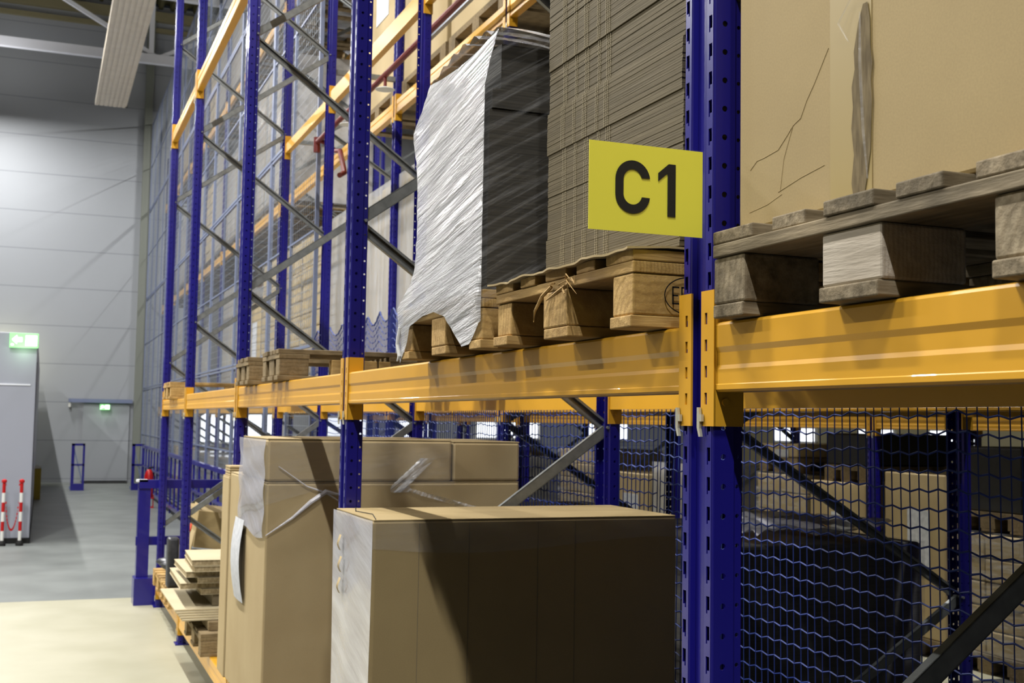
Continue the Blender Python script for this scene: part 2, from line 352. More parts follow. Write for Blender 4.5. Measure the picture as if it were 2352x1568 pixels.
def upright_mesh(H, detail=True):
    mb = MB()
    def side(sg):
        Y = (lambda y: y) if sg > 0 else (lambda y: .1-y)
        n = int(H/PITCH)
        flange = lambda w, z: (0, Y(w), z)
        web = lambda w, z: (w, Y(0), z)
        lip = lambda w, z: (w, Y(.009), z)
        for i in range(n):
            z0, z1 = i*PITCH, (i+1)*PITCH
            slot_cell(mb, flange, .003, .024, z0, z1, .006, .0165)
            hole_cells(mb, web, .003, .041, z0, z1, .0205, .0052)
            hole_cells(mb, lip, .046, .061, z0, z1, .0535, .0036)
        Z = n*PITCH
        for p, q in (((.0, .003), (.003, 0)), ((.041, 0), (.046, .009)), ((.061, .009), (.063, .013)), ((.0, .024), (.002, .0255)), ((.002, .0255), (.012, .027)), ((.012, .027), (.012, .05))):
            mb.add([(p[0], Y(p[1]), 0), (q[0], Y(q[1]), 0), (q[0], Y(q[1]), Z), (p[0], Y(p[1]), Z)], [(0, 1, 2, 3)])
    side(1); side(-1)
    me = bpy.data.meshes.new('upright'); me.from_pydata(mb.v, [], mb.f)
    bm = bmesh.new(); bm.from_mesh(me); bmesh.ops.remove_doubles(bm, verts=bm.verts, dist=.0002); bmesh.ops.recalc_face_normals(bm, faces=bm.faces)
    bm.to_mesh(me); bm.free(); me.materials.append(MT['blue']); return me
UP = upright_mesh(8.3)
def cprofile(mb, a, b, w=.042, d=.022, th=.003, side=1, y=0):
    """C channel between a and b lying in an XZ plane; web toward side*-y"""
    a = Vector(a); b = Vector(b); dd = (b-a).normalized(); nn = Vector((-dd.z, 0, dd.x)); yv = Vector((0, 1, 0))
    def slab(c0, hw, y0, y1):
        vs = [p+nn*(c0+i*hw)+yv*yy for p in (a, b) for i, yy in ((-1, y0), (1, y0), (1, y1), (-1, y1))]
        mb.add(vs, [(0, 1, 2, 3), (7, 6, 5, 4), (0, 4, 5, 1), (1, 5, 6, 2), (2, 6, 7, 3), (3, 7, 4, 0)])
    wy0, wy1 = (0, th) if side > 0 else (d-th, d)
    slab(0, w/2, wy0, wy1); slab(-w/2+th/2, th/2, 0, d); slab(w/2-th/2, th/2, 0, d)
    lip = (d-th, d) if side > 0 else (0, th)
    slab(-w/2+.006, .004, *lip); slab(w/2-.006, .004, *lip)
FRAMES = {}
def frame(y, x0, depth, zn, mirror, label, group, H=8.3):
    """upright frame at (x0,y); zn: height of a brace node on the x0-side post"""
    key = (depth, round(zn % 1.5346, 3), mirror)
    if key in FRAMES: return dup(FRAMES[key], (x0, y, 0), label, group)
    t = thing('upright_frame', label, 'rack frame', (x0, y, 0), 0, group); FRAMES[key] = t
    for xx, sx in ((0, 1), (depth, -1)):
        o = bpy.data.objects.new('upright', UP); C.objects.link(o); o.parent = t; o.location = (xx, 0, 0); o.scale = (sx, 1, 1)
        m = o.modifiers.new('t', 'SOLIDIFY'); m.thickness = .0022; m.offset = 0
        fx = (-.02, .09) if sx > 0 else (depth-.09, depth+.02)
        MB().box(fx[0], fx[1], -.02, .12, 0, .008).build('foot_plate', 'blue', t)
    z = (zn % 1.5346)
    nodes = []; k = 0; z -= .7673*2
    up = True
    while z < H-.2:
        nodes.append((z, up)); z += .7673; up = not up
    for (za, fa), (zb, fb) in zip(nodes, nodes[1:]):
        if za < .1: continue
        xa = .045 if fa else depth-.045; xb = .045 if fb else depth-.045
        # rising away from the x0 post shows its closed web, falling shows the open channel
        closed = fa
        mb = MB()
        oy = .030 if closed else .056
        cprofile(mb, (xa, 0, za+.01), (xb, 0, zb-.01), side=1 if closed else -1)
        b = mb.build('brace', 'galv', t); b.location = (0, oy, 0)
    for z, fr in nodes:
        if z < .1: continue
        xx = .052 if fr else depth-.052
        MB().tube([(xx, -.004, z), (xx, .104, z)], .006, 8).build('bolt', 'galv', t)
    return t
D1 = 1.1305
YP = [0, 2.59, 5.27, 7.93, 9.87]
lab1 = ['blue upright frame of the front rack carrying the yellow C1 sign', 'blue upright frame between the big low carton and the tall film-wrapped cartons',
        'blue upright frame of the front rack just left of the empty pallets on the beam', 'blue upright frame behind the flat cardboard piles, second from the rack end',
        'blue upright frame closing the far end of the front rack beside the blue barrier']
FR1 = []
for i, y in enumerate(YP):
    FR1.append(frame(y, 0, D1, 2.529 if i < 4 else 2.282, False, lab1[i], 'upright frames of the front rack'))
frame(-2.68, 0, D1, 2.529, False, 'blue upright frame of the front rack nearest the viewer, right of the C1 sign', 'upright frames of the front rack')
X2, D2 = 1.6556, 1.287
YP2 = [-2.68, 0, 2.59, 5.27, 7.93, 10.6, 13.25, 15.9, 18.55, 21.2, 23.85, 26.5, 29.15]
for i, y in enumerate(YP2):
    frame(y, X2, D2, 1.779, True, 'blue upright frame of the back rack, %s from the far wall' % (ORD+['thirteenth'])[len(YP2)-1-i], 'upright frames of the back rack')
X3 = 5.4; YP3 = [1.05, 3.7, 6.35, 9.0, 11.65, 14.3, 16.95, 19.6, 22.25, 24.9]
for i, y in enumerate(YP3):
    frame(y, X3, 1.13, 2.4, False, 'blue upright frame of the rack across the rear aisle, %s from its near end' % ORD[i], 'upright frames across the rear aisle')

# ------------------------------------------------------------ beams
def conn(parent, yc, sg, xf, pins=True):
    """end connector: flange over the post front and side plate. sg=+1: beam runs toward +y from the post side yc; -1 toward -y."""
    m = MB(); h = .232
    fr = lambda w, z: (xf, yc-sg*w, z)        # w: distance back over the post front
    zz = [0]
    w0, w1 = -.009, .033
    cells = [(.045, 's'), (.0915, 's'), (.138, 's'), (.185, 's')]
    z = 0; zc = [(.028, .046)]
    # slots
    sl = [(.037, .057), (.083, .103), (.128, .148), (.174, .194)]; cur = 0
    def pc(p, q, za, zb_): m.box(xf, xf+.004, yc-sg*p, yc-sg*q, za, zb_)
    for a, b in sl:
        pc(w0, w1, cur, a); pc(w0, .013, a, b); pc(.021, w1, a, b); m.box(xf+.003, xf+.0045, yc-sg*.013, yc-sg*.017, a, b); cur = b
    pc(w0, w1, cur, h)
    o = m.build('connector', 'yellow', parent)
    s = MB().box(xf+.001, xf+.059, yc+sg*.0015, yc+sg*.009, 0, h); s.build('side_plate', 'yellow', o)
    MB().tube([(xf+.022, yc+sg*.009, .041), (xf+.022, yc+sg*.013, .041)], .0065, 12).build('bolt_head', 'yellow', o)
    if pins:
        e = yc+.010 if sg > 0 else yc+.036
        c = MB(); c.prism([(e, .032), (e-.006, .032), (e-.009, .012), (e-.008, -.004), (e-.012, -.018), (e-.006, -.018), (e, -.002)], xf-.006, xf-.001, 'x')
        c.box(xf-.006, xf-.001, e-.015, e-.008, .008, .020); c.build('safety_clip', 'clip', o)
    return o
BEAMS = {}
def beam(y0, y1, xf, z, label, group, h=.118, flip=False):
    """beam spanning between post faces y0..y1; xf = outer face; z = bottom of the connector"""
    L = round(y1-y0, 3); key = (L, h, flip)
    if key in BEAMS: return dup(BEAMS[key], (xf, y0, z), label, group)
    t = thing('rack_beam', label, 'rack beam', (xf, y0, z), 0, group); BEAMS[key] = t
    b = .058; tp = b+h
    P = [(.004, b), (.0, b+.004), (.0, b+.012), (.0010, b+.0135), (.0010, b+h*.32), (.0030, b+h*.38), (.0030, b+h*.56), (.0, b+h*.64), (.0, tp-.006), (.002, tp-.002), (.006, tp), (.05, tp), (.05, b)]
    if flip: P = [(.05-p, q) for p, q in P]
    m = MB().prism(P, .009, L-.009, 'y'); m.build('rail', 'yellow', t)
    xo = -.004 if not flip else .05
    c1 = conn(t, 0, 1, -.004); c2 = conn(t, L, -1, -.004)
    if flip:
        for c in (c1, c2): c.scale = (-1, 1, 1); c.location = (.05, 0, 0)
    return t
ZC1 = 1.777; ZC2 = 4.333
bn = ['right of the C1 sign', 'just left of the C1 sign', 'in the third bay', 'in the fourth bay', 'in the short end bay']
YB = [-2.68]+YP
for i in range(5):
    y0, y1 = YB[i]+.1, YB[i+1]; h = .118 if i < 4 else .088
    beam(y0, y1, 0, ZC1, 'orange front beam at eye height, '+bn[i], 'front beams at eye height', h)
    beam(y0, y1, D1-.05, ZC1, 'orange rear beam at eye height, '+bn[i], 'rear beams at eye height', h, flip=True)
    beam(y0, y1, 0, ZC2, 'orange front beam of the front rack, upper level, '+bn[i], 'front beams on the upper level', h)
    beam(y0, y1, D1-.05, ZC2, 'orange rear beam of the front rack, upper level, '+bn[i], 'rear beams on the upper level', h, flip=True)
for i in (2, 3):
    beam(YB[i+0]+.1, YB[i+1], 0, .075, 'low orange beam close to the floor, '+bn[i], 'low beams near the floor')
beam(YB[4]+.1, YB[5], 0, .075, 'low orange beam close to the floor, '+bn[4], 'low beams near the floor', .118)
for i in range(len(YP2)-1):
    y0, y1 = YP2[i]+.1, YP2[i+1]; nm = '%s bay from the far wall' % ORD[len(YP2)-2-i]
    for z, lv in ((ZC1, 'at eye height'), (ZC2, 'on the upper level'), (6.9, 'on the top level')):
        if z > 6 and i < 3: continue
        beam(y0, y1, X2, z, 'orange front beam, back rack, %s, %s' % (lv, nm), 'back rack front beams')
        beam(y0, y1, X2+D2-.05, z, 'orange rear beam, back rack, %s, %s' % (lv, nm), 'back rack rear beams', flip=True)
for i in range(len(YP3)-1):
    beam(YP3[i]+.1, YP3[i+1], X3, ZC1-.065, 'orange beam of the rack across the rear aisle, %s bay from its near end' % ORD[i], 'beams across the rear aisle')
    beam(YP3[i]+.1, YP3[i+1], X3+1.08, ZC1-.065, 'orange rear beam of the rack across the rear aisle, %s bay from its near end' % ORD[i], 'rear beams across the rear aisle', flip=True)

# ------------------------------------------------------------ pallets
def pallet(label, loc, Wd=.7, L=1.2, mat='wo', blocks=(0, .41, .875), bw=(.125, .18, .125), jit=.003, group=None, nblk=3, name='euro_pallet'):
    """local: x = length, y = width (0..Wd), z up; sits at loc"""
    t = thing(name, label, 'pallet', loc, 0, group); r = random.Random(hash(label) % 1000 if False else len(label)*7+int(loc[1]*100))
    j = lambda s=jit: r.uniform(-s, s)
    sk = Wd/.8
    tops = [(0, .128), (.186, .284), (.336, .456), (.516, .612), (.672, .8)]
    for a, b in tops:
        MB().box(j(.006), L+j(), a*sk+j(), b*sk+j(), .122, .144+j(.001)).build('top_board', mat+'x', t, bevel=.0025)
    for xx in (0, L/2-.0725, L-.145):
        MB().box(xx+j(), xx+.145+j(), 0, Wd, .1, .1215).build('stringer_board', mat+'y', t, bevel=.002)
    for xx in (0, L/2-.0725, L-.145):
        for f, w in zip(blocks, bw):
            MB().box(xx+.004+j(), xx+.145+j(), f*Wd+j(), (f+w)*Wd+j(), .0225, .0995).build('block', mat+'e', t, bevel=.004)
    for f, w in zip(blocks, bw):
        MB().box(-.002+j(.004), L, f*Wd+j(.002), (f+w)*Wd+j(.002), 0, .022).build('bottom_board', mat+'x', t, bevel=.0025)
    return t
BZ = ZC1+.058+.118+.0015
pallet('weathered grey wooden pallet under the big tan carton right of the C1 sign', (-.03, -.76, BZ), .71, 1.2, 'wg')
# paler middle block on the grey pallet
for o in [o for o in bpy.data.objects if o.parent and o.parent.get('category') == 'pallet' and o.name.startswith('block')]:
    b = [v.co for v in o.data.vertices]
    if min(v.x for v in b) < .1 and .25 < min(v.y for v in b) < .4: o.data.materials[0] = MT['wlx']; o['label'] = 'paler middle block of the grey pallet'
pb = pallet('splintered pale wooden pallet with an oval stamp, under the tall stack of cardboard sheets', (-.07, .165, BZ), .70, 1.2, 'wo')
pa = pallet('pale wooden pallet partly covered by stretch film, under the white wrapped load', (-.08, .93, BZ), .68, 1.2, 'wo')
pallet('empty small wooden pallet with light end blocks on the third-bay beam, nearer one', (-.05, 3.74, BZ), .44, 1.2, 'wd', (0, .36, .8), (.2, .28, .2))
pallet('empty small wooden pallet on the third-bay beam, farther one beside the blue post', (-.05, 4.6, BZ), .42, 1.2, 'wd', (0, .36, .8), (.2, .28, .2))
pallet('empty wooden pallet on the beam of the short end bay', (-.06, 8.62, BZ-.03), .6, 1.2, 'wo')
o = MB().box(.2, .42, 3.742, 3.80, BZ+.023, BZ+.1).box(.43, .70, 3.742, 3.80, BZ+.023, BZ+.06).box(.43, .55, 3.742, 3.80, BZ+.062, BZ+.1).box(.56, .70, 3.742, 3.80, BZ+.062, BZ+.1).build('wood_offcut', 'wox', bevel=.003)
tag(o, 'light wood offcuts stuffed into the nearer empty pallet in the third bay', 'offcut')
# splinters on the stamped pallet
sp = MB()
for k in range(8):
    y0 = .30+random.uniform(-.05, .06); z0 = .108+random.uniform(-.008, .01)
    sp.tube([(-.006, y0, z0), (-.012-random.uniform(0, .012), y0+random.uniform(-.05, .03), z0+random.uniform(-.02, .015)), (-.016, y0+random.uniform(-.07, .04), z0+random.uniform(-.035, .01))], [.002, .0015, .0004], 5)
sp.tube([(-.004, .36, .108), (-.012, .39, .09), (-.018, .415, .06), (-.016, .425, .038)], [.004, .004, .003, .001], 6)
sp.tube([(-.004, .27, .106), (-.014, .31, .09), (-.016, .36, .078)], [.005, .004, .001], 6)
sp.build('splinters', 'wox', pb)
# oval stamp on the side of its near corner block
st = MB(); n = 40
for k in range(n):
    a0, a1 = 2*math.pi*k/n, 2*math.pi*(k+1)/n
    cx, cz, ra, rb, w = .120, .061, .056, .036, .0022
    st.add([(cx+ra*math.cos(a0), -.0035, cz+rb*math.sin(a0)), (cx+ra*math.cos(a1), -.0035, cz+rb*math.sin(a1)), (cx+(ra-w)*math.cos(a1), -.0035, cz+(rb-w)*math.sin(a1)), (cx+(ra-w)*math.cos(a0), -.0035, cz+(rb-w)*math.sin(a0))], [(0, 1, 2, 3)])
def stroke(mb, pts, w, y=-.0036):
    for (x0, z0), (x1, z1) in zip(pts, pts[1:]):
        d = math.hypot(x1-x0, z1-z0); nx, nz = -(z1-z0)/d*w/2, (x1-x0)/d*w/2; ex, ez = (x1-x0)/d*w*.4, (z1-z0)/d*w*.4
        mb.add([(x0+nx-ex, y, z0+nz-ez), (x1+nx+ex, y, z1+nz+ez), (x1-nx+ex, y, z1-nz+ez), (x0-nx-ex, y, z0-nz-ez)], [(0, 1, 2, 3)])
z0, z1 = .046, .076
stroke(st, [(.094, z1), (.082, z1), (.082, z0), (.094, z0)], .003); stroke(st, [(.082, .061), (.092, .061)], .003)
stroke(st, [(.101, z0), (.101, z1), (.109, z1), (.113, .071), (.113, .066), (.109, .061), (.101, .061)], .003)
stroke(st, [(.119, z0), (.128, z1), (.137, z0)], .003); stroke(st, [(.123, .056), (.133, .056)], .003)
stroke(st, [(.143, z1), (.143, z0), (.155, z0)], .003)
nb = [o for o in bpy.data.objects if o.parent == pb and o.name.startswith('block') and min(v.co.x for v in o.data.vertices) < .1 and min(v.co.y for v in o.data.vertices) < .1][0]
st.build('stamp', 'signk', nb)

# ------------------------------------------------------------ cartons and loads
def carton(name, label, x0, x1, y0, y1, z0, z1, mat='card', cat='carton', group=None, bev=.006, tape=True, parent_thing=None):
    t = thing(name, label, cat, (x0, y0, z0), 0, group)
    X, Y, Z = x1-x0, y1-y0, z1-z0
    m = MB().box(0, X, 0, Y, 0, Z-.003); m.build('body', mat, t, bevel=bev)
    f = MB().box(.002, X-.002, .002, Y/2-.002, Z-.004, Z+.001).box(.002, X-.002, Y/2+.002, Y-.002, Z-.004, Z+.001); f.build('top_flaps', mat, t, bevel=.001)
    return t
# --- big tan carton right of the sign
bz = BZ+.1445
t = carton('large_carton', 'big tan carton filling the upper right, on the weathered grey pallet', .015, 1.1, -.83, -.055, bz, 3.35, 'card')
MB().box(-.0012, .0, .43, .525, .0, 1.2).build('parcel_tape', 'tape', t)
cr = MB()
def ridge(pts, r): cr.tube([(-.0001, a, b) for a, b in pts], r, 5)
ridge([(.74, .10), (.72, .112), (.70, .113), (.66, .118), (.635, .136), (.62, .148), (.60, .155), (.585, .178), (.565, .20), (.53, .245)], .0005)
ridge([(.62, .148), (.645, .10), (.655, .05)], .0005); ridge([(.66, .05), (.60, .062), (.54, .07)], .0005)
ridge([(.742, .03), (.69, .035), (.65, .045)], .0004)
cr.build('crease', 'card', t)
tn = MB(); n = 26
L_ = [(.468, .002), (.474, .03), (.468, .07), (.474, .11), (.470, .14), (.473, .17), (.466, .195), (.468, .22), (.458, .26), (.447, .285)]
R_ = [(.447, .002), (.440, .03), (.432, .07), (.430, .11), (.428, .14), (.430, .17), (.427, .195), (.431, .22), (.432, .26), (.437, .285)]
tn.add([(-.0024, a, b) for a, b in L_]+[(-.0024, a, b) for a, b in R_], [(i, i+1, n_+i+1, n_+i) for n_ in (len(L_),) for i in range(len(L_)-1)])
tn.build('torn_patch', 'torn', t)
pk = MB().tube([(-.004, .452, .275), (-.008, .447, .2), (-.006, .443, .1), (-.004, .436, .03)], [.001, .0022, .002, .001], 6)
pk.tube([(-.003, .48, .24), (-.009, .495, .27), (-.006, .47, .30), (-.003, .44, .29)], [.001, .002, .002, .001], 5); pk.build('loose_tape_end', 'filmthin', t)
for k, (ya, yb) in enumerate([(-1.66, -.93), (-2.5, -1.72)]):  # added out of view to block light entering over the beam
    pallet('weathered pallet beyond the right edge of the big tan carton, %s one' % ['nearer the sign', 'farther from the sign'][k], (-.03, ya, BZ), yb-ya, 1.2, 'wg')
    carton('large_carton', 'tan carton on the beam right of the biggest carton, %s one' % ['nearer the sign', 'farther from the sign'][k], .015, 1.1, ya, yb, bz, 3.3, 'card')
# --- stack of cardboard sheets
t = thing('cardboard_sheet_stack', 'tall stack of flat brown cardboard sheets on the stamped pallet, behind the C1 sign', 'cardboard stack', (.03, .17, bz+.0115))
sh = MB(); ce = MB(); z = 0; rs = random.Random(3); dx = 0; dy = 0
CR = [.30, .305, .322, .328, .338, .375, .383, .42, .43, .437, .50, .508, .55, .558, .565]
CR = [.302, .310, .318, .352, .36, .41, .418, .426, .47, .478, .526, .534, .542]
nl = 0
while z < 1.15:
    th = .0052; nl += 1
    if nl % 19 == 0: dx = rs.uniform(-.002, .002); dy = rs.uniform(-.004, .004); z += .0012
    ax, ay = dx+rs.uniform(-.0005, .0005), dy+rs.uniform(-.0012, .0012)
    lean = -.03*z
    sh.box(ax, 1.05+ax, .0+ay+lean, .63+ay+lean*.3, z, z+th*.94)
    for c in CR: ce.box(ax-.0018, ax+.001, c+ay*.4+dy, c+ay*.4+dy+.0022, z, z+th*.8)
    z += th
sh.build('sheets', 'sheets', t); ce.build('crease_edges', 'sedge', t)
# crumpled cardboard slip sheet under the stack
o = MB().grid(lambda u, v: (-.084+1.19*v+.005*math.sin(u*23)*(1-v), -.006+.715*u, .006+.0012*math.sin(u*29+v*2)*(1-v)-(.006+.0015*math.sin(u*17)+.001*math.sin(u*61))*max(0, 1-v*14)), 60, 28).build('slip_sheet', 'card2', None, loc=(0, .165, bz+.0005), solid=.004)
tag(o, 'pale cardboard slip sheet between the stack of sheets and the stamped pallet', 'cardboard sheet')
# --- white film-wrapped load
t = thing('wrapped_board_stack', 'stack of dark boards wrapped in shiny white stretch film, left of the cardboard sheets', 'wrapped load', (0, 0, 0))
m = MB()
m.box(-.06, 1.1, .955, 1.44, bz, bz+.45); m.box(-.055, 1.09, .95, 1.45, bz+.452, 2.60); m.box(-.02, 1.06, .985, 1.40, 2.602, 2.725)
m.build('board_stack', 'boards', t)
def filmpt(u, v):
    # u around perimeter 0..1 (aisle far corner -> near corner -> back near), v height 0..1
    if u < .45: a = u/.45; side = 0
    else: a = (u-.45)/.55; side = 1
    Yf = lambda z: 1.475+.05*math.exp(-((z-2.62)/.09)**2)+.135*max(0, min(1, (2.215-z)/.11))**1.4
    if side == 0:
        yy = a  # 0 far (left), 1 near
        zb_pts = [(0, 1.945), (.06, 1.975), (.16, 2.045), (.35, 2.065), (.50, 2.068), (.62, 2.05), (.72, 2.0), (.8, 1.965), (.88, 1.968), (1, 2.02)]
        ztop = 2.745-.02*math.sin(yy*3.1)
    else:
        zb_pts = [(0, 2.02), (.12, 2.06), (.3, 2.09), (1, 2.12)]; ztop = 2.745+.02*math.sin(a*6); yy = a
    for (a0, b0), (a1, b1) in zip(zb_pts, zb_pts[1:]):
        if a0 <= yy <= a1: zb = b0+(b1-b0)*(yy-a0)/(a1-a0); break
    z = zb+(ztop-zb)*v
    def wr(p, q):      # stretched folds, p along the horizontal, q upward
        c, s_ = math.cos(.17), math.sin(.17); a_, b_ = p*c-q*s_, p*s_+q*c
        return .0030*MN.noise(Vector((a_*1.6, b_*13, .3)))+.0026*MN.noise(Vector((a_*4, b_*45, 5)))
    w = wr(a*(-.55 if side == 0 else 1.2)+(.0 if side == 0 else 3), z*(1 if side == 0 else -1)) if side == 0 else wr(-a*1.2+7, z)
    if side == 0:
        yl = Yf(z); yn = .925+(.0 if z < 2.6 else .0)
        y = yl+(yn-yl)*yy; x = -.085+w-.012*math.exp(-((z-2.1)/.06)**2)
        if z > 2.6: x += (z-2.6)*.25
        # rounded corner
        x += .02*max(0, (yy-.95)/.05)*0
        return (x, y, z)
    x = -.085+1.21*a+(max(0, z-2.6)*.25)*(1-a); y = .925+w+max(0, z-2.6)*.12
    return (x, y, z)
fm = MB(); nu, nv = 200, 170
fm.grid(filmpt, nu, nv)
fo = fm.build('stretch_film', 'filmheavy', t, smooth=True)
fo.data.materials.append(MT['filmside'])
for p in fo.data.polygons:
    if (p.index % nu)/nu >= .45: p.material_index = 1
# film on the top, sloping over the stack
def toppt(u, v):
    x = -.045+1.15*v; y = 1.49-.55*u
    return (x, y, 2.745+.035*math.sin(u*math.pi)*(1-.3*v)+.008*math.sin(u*40+v*13)+.05*min(1, v*4)*(.5+.5*math.sin(v*9+u*3)))
MB().grid(toppt, 30, 40).build('film_top', 'filmheavy', t, smooth=True)
# bunched strands of film hanging at the lower left and the bright knot near the corner
b = MB()
b.tube([(-.09, 1.60, 2.05), (-.095, 1.61, 2.0), (-.09, 1.60, 1.965), (-.095, 1.605, 1.95)], [.006, .005, .006, .002], 6)
b.build('film_strands', 'white', t)
# --- low big carton in the second bay
t = carton('large_carton', 'big low carton left of the C1 post with white film over its aisle end', -.04, 1.08, 2.03, 2.56, .16, 1.452, 'card', bev=.008)
MB().grid(lambda u, v: (-.006-.003*math.sin(u*9+v*5), .0+.53*u, .02+1.27*v), 16, 30).build('film_wrap', 'film', t, smooth=True)
MB().grid(lambda u, v: (-.004+1.12*u, -.005+.002*math.sin(u*30+v*5), 1.20+.088*v-.02*math.sin(u*5)*(1-v)), 60, 6).build('film_band', 'filmthin', t, smooth=True)
MB().grid(lambda u, v: (.1+.0*u, 0, 0), 1, 1) if False else None
for xx in (.155, .33, .58, .72): MB().box(xx, xx+.0015, -.0012, .0, .0, 1.28).build('crease', 'card3', t)
sp = MB(); zz = 1.19
for k, (a, b) in enumerate([(.40, 1.185), (.385, 1.11), (.395, 1.035)]):
    sp.grid(lambda u, v, a=a, b=b: (-.013-.008*math.sin(v*math.pi), a-.015+.028*u+.007*math.sin(v*6), b-.03+.055*v), 3, 8)
sp.build('paper_streamer', 'card2', t, label='crumpled cream paper strip')
sm = MB().tube([(.01, .01, 1.294), (.05, .20, 1.296), (.03, .36, 1.295), (.07, .52, 1.296)], .0015, 5); sm.build('flap_gap', 'dark', t)
pallet('wooden pallet on the floor under the big low carton left of the C1 post', (-.03, 1.90, .0), .66, 1.2, 'wd')
# --- cartons in the third bay
pallet('wooden pallet under the tall film-wrapped cartons in the third bay', (-.09, 3.75, .252), .8, 1.2, 'wd')
t = carton('tall_carton', 'tall tan carton in the third bay with a hanging white label', -.1, 1.13, 3.67, 4.76, .399, 1.487, 'card2', bev=.01)
l = MB().grid(lambda u, v: (-.012-.02*math.sin(v*3.2)-.004*math.sin(u*3), .50+.27*u+.03*math.sin(v*2), .476+.40*v), 6, 14); l.build('label_sheet', 'lab', t, label='crinkled white paper label')
t = carton('flat_carton', 'wide tan carton on top of the tall one in the third bay, wrapped in film', -.1, .78, 3.67, 4.38, 1.49, 1.685, 'card2', bev=.012)
MB().grid(lambda u, v: (-.012-.004*math.sin(v*17+u*4), .0+.72*u, -.25+.44*v-.012*math.sin(u*7)*(1-v)-.03*(u > .93)*(1-v)), 20, 20).build('film_wrap', 'film', t, smooth=True)
MB().grid(lambda u, v: (-.008+.90*u, -.009+.003*math.sin(u*25), -.02+.2*v-(.26*max(0, .33-abs(u-.0))*(1-v))), 40, 10).build('film_band', 'filmthin', t, smooth=True)
tw = MB().tube([(.0, -.012, -.24), (.12, -.016, -.16), (.2, -.02, -.09), (.27, -.014, -.045), (.34, -.016, -.06)], [.002, .006, .010, .012, .004], 7)
tw.tube([(.05, -.012, .07), (.18, -.014, -.02), (.27, -.016, -.05), (.35, -.014, -.10)], [.002, .003, .005, .002], 6)
tw.build('film_twist', 'film', t)
t = carton('flat_carton', 'second wide tan carton on the tall one in the third bay, farther from aisle', .785, 1.13, 3.67, 4.38, 1.49, 1.68, 'card2', bev=.012)
tw = MB(); tw.grid(lambda u, v: (-.17-.13*v+.03*math.sin(u*8+v*6)+.05*u, -.014-.012*math.sin(u*3.1), .11-.16*v), 8, 20)
tw.grid(lambda u, v: (-.22+.34*v, -.014-.008*math.sin(u*3.1+v*8), -.05-.09*v+.02*u), 5, 24); tw.build('film_twist', 'filmtw', t, smooth=True)
t = carton('slim_carton', 'slim pale carton standing beside the film-wrapped cartons in the third bay', -.108, .55, 4.77, 5.0, .399, 1.46, 'card2', bev=.006)
for k in range(4):
    tag(MB().box(-.1, .4, 4.80, 4.97, 1.462+k*.014, 1.473+k*.014).build('card_offcut', 'card2', bevel=.002), '%s flat cardboard piece lying on top of the slim carton, counted from below' % ORD[k], 'cardboard', 'flat pieces on the slim carton')
# --- honeycomb boards and bundles in the fourth bay
pallet('wooden pallet on the low beam under the cardboard piles in the fourth bay', (-.06, 6.1, .252), .9, 1.2, 'wd')
tag(MB().box(.0, .9, 6.2, 6.8, .398, .455).build('wood_batten', 'wdx', bevel=.004), 'brown timber batten under the cardboard bundle in the fourth bay', 'timber')
for k in range(5):
    tag(MB().box(-.16-.01*k, 1.0, 6.25+.02*k, 7.35, .458+k*.013, .469+k*.013).build('cardboard_sheet', 'card4', bevel=.001, rot=(0, 0, 0)), '%s pale cardboard sheet of the lower pile in the fourth bay, counted from below' % ORD[k], 'cardboard', 'sheets of the lower pile')
tag(MB().box(.05, .95, 6.42, 7.0, .524, .60).build('cardboard_bundle', 'card3', bevel=.004), 'dark cardboard bundle between the two piles of boards in the fourth bay', 'cardboard')
MT['honey'] = mottled('honeycomb_board', (.30, .23, .12, 1), (.50, .40, .24, 1), scale=(1, 1, .5), ns=60, rough=.8, bump=.6)
for k in range(6):
    hb = thing('honeycomb_board', '%s honeycomb cardboard panel of the upper pile in the fourth bay, counted from below' % ORD[k], 'cardboard panel', (-.10+.015*(5-k)*(-1 if k % 2 else 1), 6.40-.02*k+.03*(k % 2), .602+k*.04), -.02*(k % 3), 'honeycomb panels of the upper pile')
    MB().box(0, .95, 0, .62+.06*(5-k), .003, .034).build('core', 'honey', hb)
    MB().box(-.004, .955, -.004, .625+.06*(5-k), .034, .0375).build('face_sheet', 'card4', hb); MB().box(-.004, .955, -.004, .625+.06*(5-k), .0, .003).build('face_sheet', 'card4', hb)
# --- short end bay: pallet, leaning carton, bag
pallet('wooden pallet on the low beam at the far end of the front rack', (-.06, 8.75, .252), .85, 1.2, 'wo')
pallet('second wooden pallet on the low beam behind the honeycomb panels', (-.07, 8.1, .252), .62, 1.2, 'wo')
t = thing('open_carton', 'open tan carton lying tilted in the short end bay with an orange sticker', 'carton', (.13, 8.25, .72))
MB().box(0, .85, 0, .9, 0, .30).build('body', 'card', t, rot=(0, .12, 0), bevel=.004)
MB().box(.15, .85, -.12, .02, .30, .306).build('flap', 'card2', t, rot=(.25, .12, 0)); MB().box(-.01, -.004, .05, .45, -.1, .34).build('flap', 'card2', t, rot=(0, .2, 0))
MB().tube([(-.012, .32, .14), (-.018, .32, .14)], .045, 20).build('sticker', 'orange', t, rot=(0, .2, 0), label='round orange sticker')
bm = bmesh.new(); bmesh.ops.create_icosphere(bm, subdivisions=4, radius=1)
for v in bm.verts:
    p = v.co; k = 1+.12*math.sin(p.x*7+p.z*5)+.08*math.sin(p.y*11-p.x*6); v.co = Vector((p.x*.42*k, p.y*.40*k, max(-.1, p.z*.14*k)))
me = bpy.data.meshes.new('plastic_bag'); bm.to_mesh(me); bm.free(); me.materials.append(MT['bag'])
for p in me.polygons: p.use_smooth = True
o = bpy.data.objects.new('plastic_bag', me); C.objects.link(o); o.location = (.36, 8.75, .50); tag(o, 'black plastic bag under the tilted open carton in the short end bay', 'bag')
